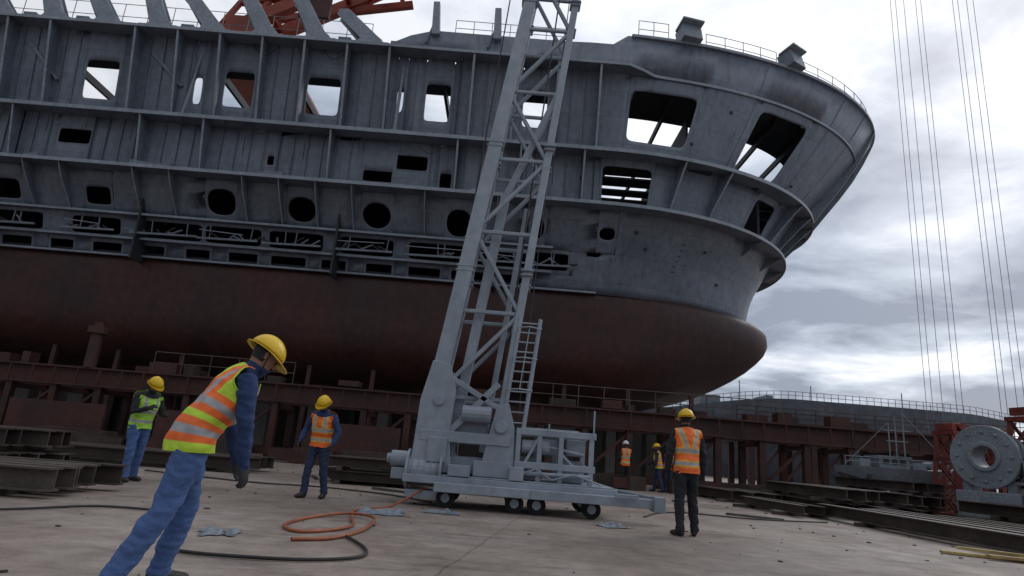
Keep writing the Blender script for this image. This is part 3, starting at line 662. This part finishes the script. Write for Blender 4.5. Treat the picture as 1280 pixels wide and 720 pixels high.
a.beam((-1.1,11.72,.36),(2.95,11.72,.36),.22,.16); a.box((2.9,11.72,.36),(.2,.36,.26)); a.box((2.3,11.5,.46),(.4,.08,.08)); a.beam((2.95,11.72,.42),(2.2,13.6,.47),.1,.1)
for x in frange(-1.5,2.1,.6): a.beam((x,11.9,.46),(x,13.6,.46),.08,.1)
a.box((.55,12.75,.555),(3.2,1.7,.03))
a.box((-.1,12.3,.72),(.7,.6,.28)); a.box((.35,11.95,.68),(.26,.2,.24)); a.box((-.7,11.95,.66),(.4,.22,.2))
for x in(.35,.75,1.15,1.72):
    for y in(12.05,13.3): a.box((x,y,1.02),(.09,.09,.9))
for z in(.85,1.45):
    for y in(12.05,13.3): a.beam((.3,y,z),(1.8,y,z),.1,.12)
    for x in(.35,1.15,1.72): a.beam((x,12.05,z-.004),(x,13.3,z-.004),.07,.08)
a.box((.95,12.7,1.52),(1.1,.9,.04))
a.beam((.35,12.04,.6),(.75,12.04,1.4),.05,.05); a.beam((1.72,12.04,.6),(1.15,12.04,1.1),.05,.05)
a.box((.55,12.6,.8),(.42,.6,.4)); a.box((1.4,12.7,.78),(.46,.6,.4)); a.box((.95,12.5,1.2),(.28,.4,.3)); a.box((1.45,12.4,1.22),(.36,.36,.3)); a.tube((.42,12.2,1.18),(.95,12.2,1.18),.13,14)
for x,h in((.9,.2),(1.74,.5)): a.tube((x,11.95,1.42),(x,11.95,1.42+h),.02,6)
a.tube((.6,12.1,1.25),(1.6,12.15,1.1),.03,8); a.tube((.4,12,.7),(1.7,12,.72),.04,8); a.path([(.4,11.98,.66),(.7,11.9,.8),(1.0,11.93,.62),(1.4,11.9,.75),(1.9,11.9,.6)],.02,6)
a.build('chassis',['crane'],cr,bevel=.01)
a=MB()
a.tube((-1.68,12.2,.62),(-1.02,12.2,.62),.27,24); a.ring((-1.66,12.2,.62),(1,0,0),.36,.1,.05,28); a.ring((-1.04,12.2,.62),(1,0,0),.36,.1,.05,28)
for k in range(5): a.ring((-1.56+.11*k,12.2,.62),(1,0,0),.285,.2,.03,24)
a.tube((-2.02,12.35,.78),(-1.7,12.35,.78),.15,20); a.tube((-2.1,12.35,.78),(-2.02,12.35,.78),.09,16); a.box((-1.85,12.35,.52),(.26,.3,.2)); a.box((-1.35,12.2,.2),(.6,.5,.14))
a.build('winch_drum',['crane'],cr,smooth=False,bevel=.01)
a=MB()
for x,y in((-.9,12.),(.35,11.95),(.75,11.95),(1.75,12.),(-.9,13.5),(.35,13.5),(1.75,13.5)):
    a.tube((x-.0,y-.1,.17),(x,y+.1,.17),.17,20,0); a.tube((x,y-.12,.17),(x,y-.1,.17),.08,14,1); a.box((x,y,.34),(.12,.3,.14),1)
a.build('wheels',['tyre','crane'],cr)
a=MB()
for x in(.02,.42): a.beam((x,12.05,1.45),(x+.2,12.2,3.65),.045,.07)
for z in frange(1.6,3.55,.21): k=(z-1.45)/2.2; a.tube((.02+.2*k,12.05+.15*k,z),(.42+.2*k,12.05+.15*k,z),.016,6)
for z in(2.2,2.8,3.4): 
    k=(z-1.45)/2.2; c=V((.22+.2*k,12.05+.15*k,z)); a.path([c+V((-.2,0,0)),c+V((-.24,-.25,0)),c+V((0,-.42,0)),c+V((.24,-.25,0)),c+V((.2,0,0))],.014)
for dx in(-.22,0,.22): a.tube((.29+dx*.9,11.7+.1*abs(dx),2.2),(.4+dx*.9,11.8+.1*abs(dx),3.4),.01,5)
a.build('access_ladder','crane',cr)
a=MB()
a.tube((-.1,12.5,1.3),(1.2,13,ZT),.018,6); a.tube((-1.3,12.25,.9),(.1,12.55,ZT),.016,6); a.tube((.3,12.5,1.4),(1.3,12.8,ZT),.012,5)
a.build('hoist_ropes','cable',cr)
# ------------------------------------------------------------ red crane behind ship
rc=empty('red_portal_crane'); a=MB()
for y in(46.,48.6):
    a.beam((-28,y,32.),(-10,y,43.),.7,1.0); a.beam((-25,y,36.4),(-11,y,39.5),.5,.6)
    for k in range(6):
        q=k/5; a.beam((-27+15*q,y,32.6+9*q),(-25+13*q,y,36.4+3*q),.35,.35)
for k in range(7): q=k/6; a.beam((-28+17*q,46,32+10.5*q),(-28+17*q,48.6,32+10.5*q),.4,.4)
a.box((-24,47.3,33.2),(3.4,3.6,3.)); a.box((-18.5,45.6,36.7),(2.6,.3,3.2),1)
for x in(-27,-21):
    for y in(45.5,49.5):
        a.box((x,y+14,16),(.8,.8,32))
a.box((-24,54,31.8),(7,18,.6))
for z in(8,16,24): a.beam((-27,59.5,z),(-21,59.5,z+7),.4,.4); a.beam((-27,63.5,z),(-21,63.5,z+7),.4,.4)
a.build('crane_structure',['redcrane','redsteel'],rc)
# ------------------------------------------------------------ tower crane w/ hoist cables
tcx=empty('tower_crane'); a=MB()
for sx in(-1.2,1.2):
    for sy in(-1.2,1.2): a.beam((100+sx,70+sy,0),(100+sx,70+sy,84),.3,.3)
for i in range(28):
    z=i*3
    for s_ in(-1.2,1.2): a.beam((98.8,70+s_,z),(101.2,70+s_,z+3),.15,.15); a.beam((100+s_,68.8,z),(100+s_,71.2,z+3),.15,.15)
for y,z in((69.,78),(71,78),(70,80.4)): a.beam((30,y,z),(118,y,z),.3,.3)
for i in range(44):
    x=30+i*2; a.beam((x,69,78),(x+1,70,80.4),.12,.12); a.beam((x+1,70,80.4),(x+2,71,78),.12,.12); a.beam((x,69,78),(x+2,71,78),.12,.12)
a.box((114,70,76),(6,3,4)); a.box((100,67.5,75.5),(2.4,2.4,3))
a.build('mast_and_jib','farship',tcx)
a=MB()
for x in(47.2,47.9,49.0,50.6,51.3,55.6,56.3,57.5,58.4):
    a.tube((x,70,4.),(x,70.,78),.032,6)
for x in(47.9,50.6,56.5): a.box((x,70,3.4),(1.8,.6,1.2)); a.tube((x,69.6,2.6),(x,70.4,2.6),.7,14)
a.build('hoist_cables','wire',tcx)
# ------------------------------------------------------------ far moored ship
fs=empty('moored_ship'); a=MB(); a.uv=[]
N=60; zr=[0,2,4,6,8,10,12.]
for i in range(N+1):
    k=i/N; x=14+62*k; zt=8.2+3.4*smooth01(k*2.2)-.5*smooth01((k-.85)/.15)
    for j,z in enumerate(zr):
        q=j/6; zz=zt*q; fl=(1-q)**1.5
        yb=90+4*fl+3*(abs(2*k-1)**4); xx=x-(8*fl if k>.9 else 0)*((k-.9)/.1 if k>.9 else 0)
        a.v.append((xx,yb,zz)); a.uv.append((x,zz))
n=7
for i in range(N):
    for j in range(n-1): a.f.append((i*n+j,(i+1)*n+j,(i+1)*n+j+1,i*n+j+1)); a.m.append(0)
top=[a.v[i*n+n-1] for i in range(N+1)]
o=len(a.v); 
for p in top: a.v.append((p[0],p[1]+14,p[2])); a.uv.append((p[0],0))
for p in top: a.v.append((p[0],p[1]+14,0)); a.uv.append((p[0],0))
for i in range(N): 
    a.f.append((i*n+n-1,(i+1)*n+n-1,o+i+1,o+i)); a.m.append(0)
    a.f.append((o+i,o+i+1,o+N+2+i,o+N+1+i)); a.m.append(0)
a.f.append(tuple(N*n+j for j in range(n))+(o+N,o+2*N+1)); a.m.append(0); a.f.append((o,)+tuple(j for j in range(n-1,-1,-1))+(o+N+1,)); a.m.append(0)
a.build('hull','farship',fs,smooth=False)
a=MB(); railing(a,[V((p[0],p[1]+.2,p[2])) for p in top],1.1,.04,2,post=1)
for x,w,h in((20,5,1.2),(31,3,1.4),(40,1,2.0),(66,4,1.4)): a.box((x,97,10.4+h/2),(w,5,h))
for x in(25,36,47,61): a.tube((x,96,10),(x,96,14.5),.08,6)
a.build('rails_and_deckhouses','wire',fs)
a=MB(); 
for x in frange(14,76,3.1): a.beam((x,89.95,8.),(x,90.2,5),.15,.15)
a.beam((30,88.5,6.8),(58,88.5,6.6),1.4,.5,1)
a.build('fender_strakes',['farship','redsteel'],fs)
pr=empty('steel_pier'); a=MB()
a.ibeam((17,46,3.9),(46,46,3.9),.8,1.3); a.ibeam((17,50,3.9),(46,50,3.9),.8,1.3)
for x in frange(18,45,2.4): a.box((x,46,1.6),(.4,.4,3.2)); a.box((x,50,1.6),(.4,.4,3.2)); a.beam((x,46.1,.2),(x+2.4,46.1,3.1),.15,.15)
a.box((31.5,48,4.62),(29,4.6,.12)); railing(a,[V((x,46,4.7)) for x in frange(17,46,1.5)],1.,.03)
a.build('pier_frame','redsteel',pr)
# ------------------------------------------------------------ workboat on cradle
wb=empty('workboat',(14.6,23.6,-.1),-.1,.95); a=MB()
sec=[(-2.1,.55,.5),(-1.6,.75,.15),(0,.85,.0),(1.2,.75,.05),(1.9,.4,.3),(2.3,.05,.55)]
vs=[]
for x,w,zl in sec: vs+=[(x,-w,1.75+.12*max(0,x-1)),(x,-w*.75,1.25+zl*.4),(x,0,1.1+zl*.8),(x,w*.75,1.25+zl*.4),(x,w,1.75+.12*max(0,x-1))]
fcs=[(i*5+j,i*5+j+1,(i+1)*5+j+1,(i+1)*5+j) for i in range(5) for j in range(4)]+[(i*5+4,i*5,(i+1)*5,(i+1)*5+4) for i in range(5)]+[(0,4,3,2,1),(25,26,27,28,29)]
a.add(vs,fcs)
a.box((-.3,0,1.95),(1.1,1.0,.4)); a.box((-.3,0,2.18),(1.25,1.1,.06)); a.box((.7,0,1.9),(.5,.6,.25)); a.box((-1.3,0,1.9),(.4,.7,.3)); a.tube((1.2,-.3,1.95),(1.2,.3,1.95),.14,12)
for x in(-.6,-.3,0.): a.box((x,-.51,2.0),(.2,.03,.18),1)
for x in(-.2,.05,.35): a.tube((x,0,2.2),(x,0,3.7+x),.025,8)
a.tube((-.4,0,3.2),(.6,0,3.2),.02,6); a.tube((-.3,0,2.8),(.5,0,2.8),.02,6); a.tube((-.2,0,3.5),(-1.9,0,1.8),.012,5); a.tube((.35,0,3.9),(2.1,0,1.9),.012,5)
railing(a,[V((x,-w*.95,1.75)) for x,w,_ in sec[:5]],.35,.015,2)
a.build('hull_and_cabin',['boat','window'],wb)
a=MB()
for x in(-1.3,1.1): a.box((x,0,.35),(.3,2.,.5)); a.beam((x,-.9,.5),(x,-.6,1.45),.14,.14); a.beam((x,.9,.5),(x,.6,1.45),.14,.14); a.box((x,0,.95),(.2,.5,.8))
a.beam((-1.3,-.9,.7),(1.1,-.9,.7),.1,.14); a.beam((-1.3,-.9,.5),(1.1,-.7,1.3),.08,.08)
a.build('cradle','rust',wb)
redst=mk('stand_red_paint',(.3,.05,.035),(.12,.03,.025),rough=.6,scale=2,rust=.6)
def stand(loc,h,w,rz):
    e=empty('trestle_stand',loc,rz); a=MB()
    for sx in(-1,1):
        for sy in(-1,1): a.beam((sx*w/2,sy*w/2,0),(sx*w*.32,sy*w*.32,h*.86),.13,.13)
    for i in range(3):
        z=h*(.08+.27*i); k=1-.36*(z/h/.86)
        z2=z+h*.25; k2=1-.36*(z2/h/.86)
        for s_ in(-1,1):
            a.beam((-w/2*k,s_*w/2*k,z),(w/2*k,s_*w/2*k,z),.09,.09); a.beam((-w/2*k,s_*w/2*k,z),(w/2*k2,s_*w/2*k2,z2),.07,.07); a.beam((w/2*k,s_*w/2*k+.01,z),(-w/2*k2,s_*w/2*k2+.01,z2),.07,.07)
            a.beam((s_*w/2*k,-w/2*k,z),(s_*w/2*k,w/2*k,z),.085,.085)
    a.box((0,0,h*.88),(w*.8,w*.8,.12)); a.box((-w*.25,0,h*.94),(.16,w*.6,.22)); a.box((w*.25,0,h*.94),(.16,w*.6,.22)); a.tube((0,-w*.35,h*.95),(0,w*.35,h*.95),.12,14)
    a.build('frame',redst,e)
stand((14.4,20.2,0),3.1,1.0,.2); stand((14.9,17.7,0),3.5,1.1,.1); stand((15.9,22.,0),3.,1.0,.4); stand((18.6,24.,0),3.4,1.0,.4)
rw=empty('steel_flange_wheel',(13.75,18.1,0),-1.05,1.22); a=MB()
a.ring((0,0,1.62),(0,1,0),.72,.24,.12,40); a.ring((0,.5,1.62),(0,1,0),.66,.24,.1,40); a.ring((0,.25,1.62),(0,1,0),.36,.245,.42,28); a.ring((0,-.07,1.62),(0,1,0),.34,.24,.05,28)
for i in range(12): q=i*math.pi/6; a.tube((.56*math.cos(q),-.1,1.62+.56*math.sin(q)),(.56*math.cos(q),-.05,1.62+.56*math.sin(q)),.04,8)
for i in range(6): q=i*math.pi/3+.3; a.beam((.36*math.cos(q),.25,1.62+.36*math.sin(q)),(.64*math.cos(q),.25,1.62+.64*math.sin(q)),.36,.04)
a.box((0,.3,.42),(1.3,.8,.84)); a.box((-.45,.3,.95),(.2,.5,.3)); a.box((.45,.3,.95),(.2,.5,.3)); a.box((.9,.2,.8),(.3,.6,1.5)); a.box((.9,.2,1.75),(.4,.3,.3))
a.build('wheel_and_base','boat',rw,bevel=.015)
# ------------------------------------------------------------ beam stacks
def stack(name,c,ang,L,n,lay,w=.26,h=.3,gap=.1,jit=.25,mats=('rust','rust2')):
    e=empty(name,c,ang); a=MB()
    for l in range(lay):
        zb=l*(h+.1)
        for sx in(-.35,.3): a.box((sx*L,0,zb+.045),(.12,n*(w+gap)+.1,.09),1)
        m=n-random.randint(0,1)
        for i in range(m):
            y=(i-(m-1)/2)*(w+gap)+random.uniform(-.04,.04); dx=random.uniform(-jit,jit); z=zb+.094+h/2; dy=random.uniform(-.07,.07)
            a.ibeam((-L/2+dx,y-dy,z),(L/2+dx,y+dy,z),w,h,random.randint(0,1))
    a.build('beams',list(mats),e)
stack('steel_beam_stack',(-7.6,9.3,0),.12,3.6,6,1)
stack('steel_beam_stack',(-9.9,11.9,0),-.1,3.6,5,2)
stack('steel_beam_stack',(-8.4,7.4,0),.3,3.,4,1)
stack('steel_beam_stack',(-3.0,16.8,0),.1,2.6,6,2,.22,.22)
stack('steel_beam_stack',(-9.5,17.5,0),.05,6,6,1)
A=math.pi/2
stack('steel_beam_stack',(10.7,13.4,0),A+.03,7.5,7,1,.28,.28,.3,.9)
stack('steel_beam_stack',(10.7,21.2,0),A-.03,6,5,2,.3,.3,.25,.5)
stack('steel_beam_stack',(13.2,14.2,0),A+.06,6,4,2,.26,.28,.2,.5)
stack('steel_beam_stack',(8.6,23.6,0),A+.1,3.6,5,1,.28,.3,.2,.5)
stack('steel_beam_stack',(12.6,21.0,0),A-.02,4.5,3,3,.28,.28,.2,.4)
stack('steel_beam_stack',(16.6,17.5,0),A,7,5,2,.3,.3,.2,.5)
stack('steel_beam_stack',(8.1,18.9,0),A+.12,3.4,3,1,.24,.22,.25,.5)
a=MB()
for i,(x,y,r,l) in enumerate(((8.0,10.7,-.35,1.3),(8.4,10.4,-.2,1.1),(8.25,10.9,-.6,1.0))): a.box((x,y,.03+.03*i),(l,.14,.04),0,rz=r)
a.build('timber_planks','ywood')
# ------------------------------------------------------------ hoses, cables
def spl(pts,n=10):
    out=[]; P=[V(p) for p in pts]; P=[P[0]]+P+[P[-1]]
    for i in range(1,len(P)-2):
        for k in range(n):
            t=k/n; a_,b_,c_,d_=P[i-1:i+3]
            out.append(.5*((2*b_)+(c_-a_)*t+(2*a_-5*b_+4*c_-d_)*t*t+(-a_+3*b_-3*c_+d_)*t**3))
    out.append(P[-2]); return out
a=MB(); z=.022
a.path(spl([(-1.3,12.0,.3),(-1.75,11.2,z),(-2.1,10.2,z),(-1.95,9.2,z),(-1.75,8.2,z),(-2.1,7.5,z),(-2.45,7.9,z),(-2.4,8.9,z),(-2.0,9.4,.05),(-1.6,9.0,.05),(-1.55,8.0,z),(-1.7,7.2,z),(-2.05,6.9,z)]),.02,8)
a.build('welding_hose','hose',smooth=True)
a=MB(); a.path(spl([(-1.6,7.4,z),(-1.25,6.7,z),(-1.2,6.2,z),(-1.6,5.85,z),(-2.3,5.75,z),(-2.7,5.8,z)]),.016,8)
a.path(spl([(-4.2,8.3,z),(-4.9,8.2,z),(-5.4,7.3,z),(-6.2,6.9,z),(-7.2,7.0,z)]),.014,8)
a.path(spl([(3,13.2,z),(3.6,14.5,z),(4.4,15.2,z),(6,15.0,z),(8,15.8,z)]),.016,8)
a.path(spl([(-1.2,12.6,z),(-2.2,13.6,z),(-3.8,14.2,z),(-5.3,14,z),(-8,15,z)]),.016,8)
a.build('black_cables','cable',smooth=True)
def sheet(c,sx,sy,rz,h=.04):
    a=MB(); N=18
    for i in range(N+1):
        for j in range(N+1):
            u,v=i/N-.5,j/N-.5; p=V((u*sx*(1+.5*noise.noise(V((v*4,c[0],1)))),v*sy*(1+.5*noise.noise(V((u*4,c[1],4)))),0))
            e_=1-max(abs(u),abs(v))*2
            z=.01+abs(noise.noise(V((u*3+c[0],v*4+c[1],0))))*h*2*min(1,e_*3+.1); p.z=z
            a.v.append(tuple(Matrix.Rotation(rz,3,'Z')@p+V((c[0],c[1],0))))
    for i in range(N):
        for j in range(N): a.f.append((i*(N+1)+j,(i+1)*(N+1)+j,(i+1)*(N+1)+j+1,i*(N+1)+j+1)); a.m.append(0)
    a.build('plastic_sheet','sheet')
sheet((-2.85,7.05),.36,.45,.3); sheet((-1.75,10.2),.7,.6,.2,.06); sheet((-.85,10.9),.6,.3,0,.05); sheet((1.95,10.9),.45,.4,.5,.06)
a=MB(); random.seed(3)
for i in range(300):
    x=random.uniform(-9,9); y=random.uniform(4,24); s_=random.uniform(.006,.035); a.box((x,y,s_*.3),(s_*random.uniform(1,3),s_,s_*.6),random.randint(0,1),rz=random.random()*3)
for i in range(14):
    x=random.uniform(-7,7); y=random.uniform(14,23); L_=random.uniform(.3,1.4); a.box((x,y,.03),(L_,.07,.05),random.randint(0,1),rz=random.random()*3)
a.build('debris',['rust','conc'])
# ------------------------------------------------------------ world & light
sd=V((.62,.66,.62)).normalized()
W=bpy.data.worlds.new('World'); S.world=W; W.use_nodes=True; nt=W.node_tree; L=nt.links; nt.nodes.clear()
out=nd(nt,'ShaderNodeOutputWorld'); bg=nd(nt,'ShaderNodeBackground'); bg.inputs['Strength'].default_value=.1; L.new(bg.outputs[0],out.inputs[0])
sk=nd(nt,'ShaderNodeTexSky',sky_type='NISHITA'); sk.sun_disc=False; sk.sun_elevation=math.asin(sd.z); sk.sun_rotation=math.atan2(sd.x,sd.y); sk.dust_density=2
tc=nd(nt,'ShaderNodeTexCoord'); sx=nd(nt,'ShaderNodeSeparateXYZ'); L.new(tc.outputs['Generated'],sx.inputs[0])
def mth(op,a_,b_=None):
    n=nd(nt,'ShaderNodeMath',operation=op)
    for i,q in enumerate((a_,b_)):
        if q is None: continue
        if isinstance(q,(int,float)): n.inputs[i].default_value=q
        else: L.new(q,n.inputs[i])
    return n.outputs[0]
zz=mth('ADD',mth('MAXIMUM',sx.outputs[2],0.),.14)
cb=nd(nt,'ShaderNodeCombineXYZ'); L.new(mth('DIVIDE',sx.outputs[0],zz),cb.inputs[0]); L.new(mth('DIVIDE',sx.outputs[1],zz),cb.inputs[1])
def noi(s,d,r,loc):
    mp=nd(nt,'ShaderNodeMapping'); mp.inputs['Location'].default_value=loc; L.new(cb.outputs[0],mp.inputs[0])
    n=nd(nt,'ShaderNodeTexNoise'); n.inputs['Scale'].default_value=s; n.inputs['Detail'].default_value=d; n.inputs['Roughness'].default_value=r; n.inputs['Distortion'].default_value=.3; L.new(mp.outputs[0],n.inputs['Vector']); return n.outputs[0]
n1=noi(1.35,9,.56,(2.3,1.1,0)); n2=noi(.5,4,.5,(7,3,0))
r=nd(nt,'ShaderNodeValToRGB'); e=r.color_ramp.elements; e[0].position=.38; e[0].color=(2.6,3.1,4.1,1); e[1].position=.56; e[1].color=(10.3,10.6,11.2,1); k=e.new(.47); k.color=(5.6,6.3,7.5,1)
# overcast thins towards the zenith: denser cloud low down
elev=mth('MULTIPLY',mth('SUBTRACT',mth('MINIMUM',sx.outputs[2],.7),.42),.24)
L.new(mth('ADD',mth('ADD',mth('MULTIPLY',n1,.72),mth('MULTIPLY',n2,.28)),elev),r.inputs[0])
mix=nd(nt,'ShaderNodeMix',data_type='RGBA'); mix.inputs[0].default_value=.92; L.new(sk.outputs[0],mix.inputs[6]); L.new(r.outputs[0],mix.inputs[7])
dot=nd(nt,'ShaderNodeVectorMath',operation='DOT_PRODUCT'); L.new(tc.outputs['Generated'],dot.inputs[0]); dot.inputs[1].default_value=tuple(sd)
gl=nd(nt,'ShaderNodeMapRange'); gl.inputs[1].default_value=-.3; gl.inputs[2].default_value=1.; gl.inputs[3].default_value=.52; gl.inputs[4].default_value=1.08; L.new(dot.outputs['Value'],gl.inputs[0])
vs_=nd(nt,'ShaderNodeVectorMath',operation='SCALE'); L.new(mix.outputs[2],vs_.inputs[0]); L.new(gl.outputs[0],vs_.inputs['Scale'])
L.new(vs_.outputs[0],bg.inputs['Color'])
ld=bpy.data.lights.new('sun','SUN'); ld.energy=.6; ld.angle=R(25); ld.color=(1,.97,.93); lo=bpy.data.objects.new('sun',ld); COL.objects.link(lo); lo.rotation_euler=sd.to_track_quat('Z','Y').to_euler()
# ------------------------------------------------------------ camera
cd=bpy.data.cameras.new('camera'); cd.lens=22; cd.sensor_width=36; cd.clip_end=5000; cd.clip_start=.05
co=bpy.data.objects.new('camera',cd); COL.objects.link(co); co.location=(0,0,1.05)
co.rotation_euler=(Matrix.Rotation(R(104.7),3,'X')@Matrix.Rotation(R(4.6),3,'Z')).to_euler()
S.camera=co
S.view_settings.view_transform='Standard'; S.view_settings.look='None'; S.view_settings.exposure=0
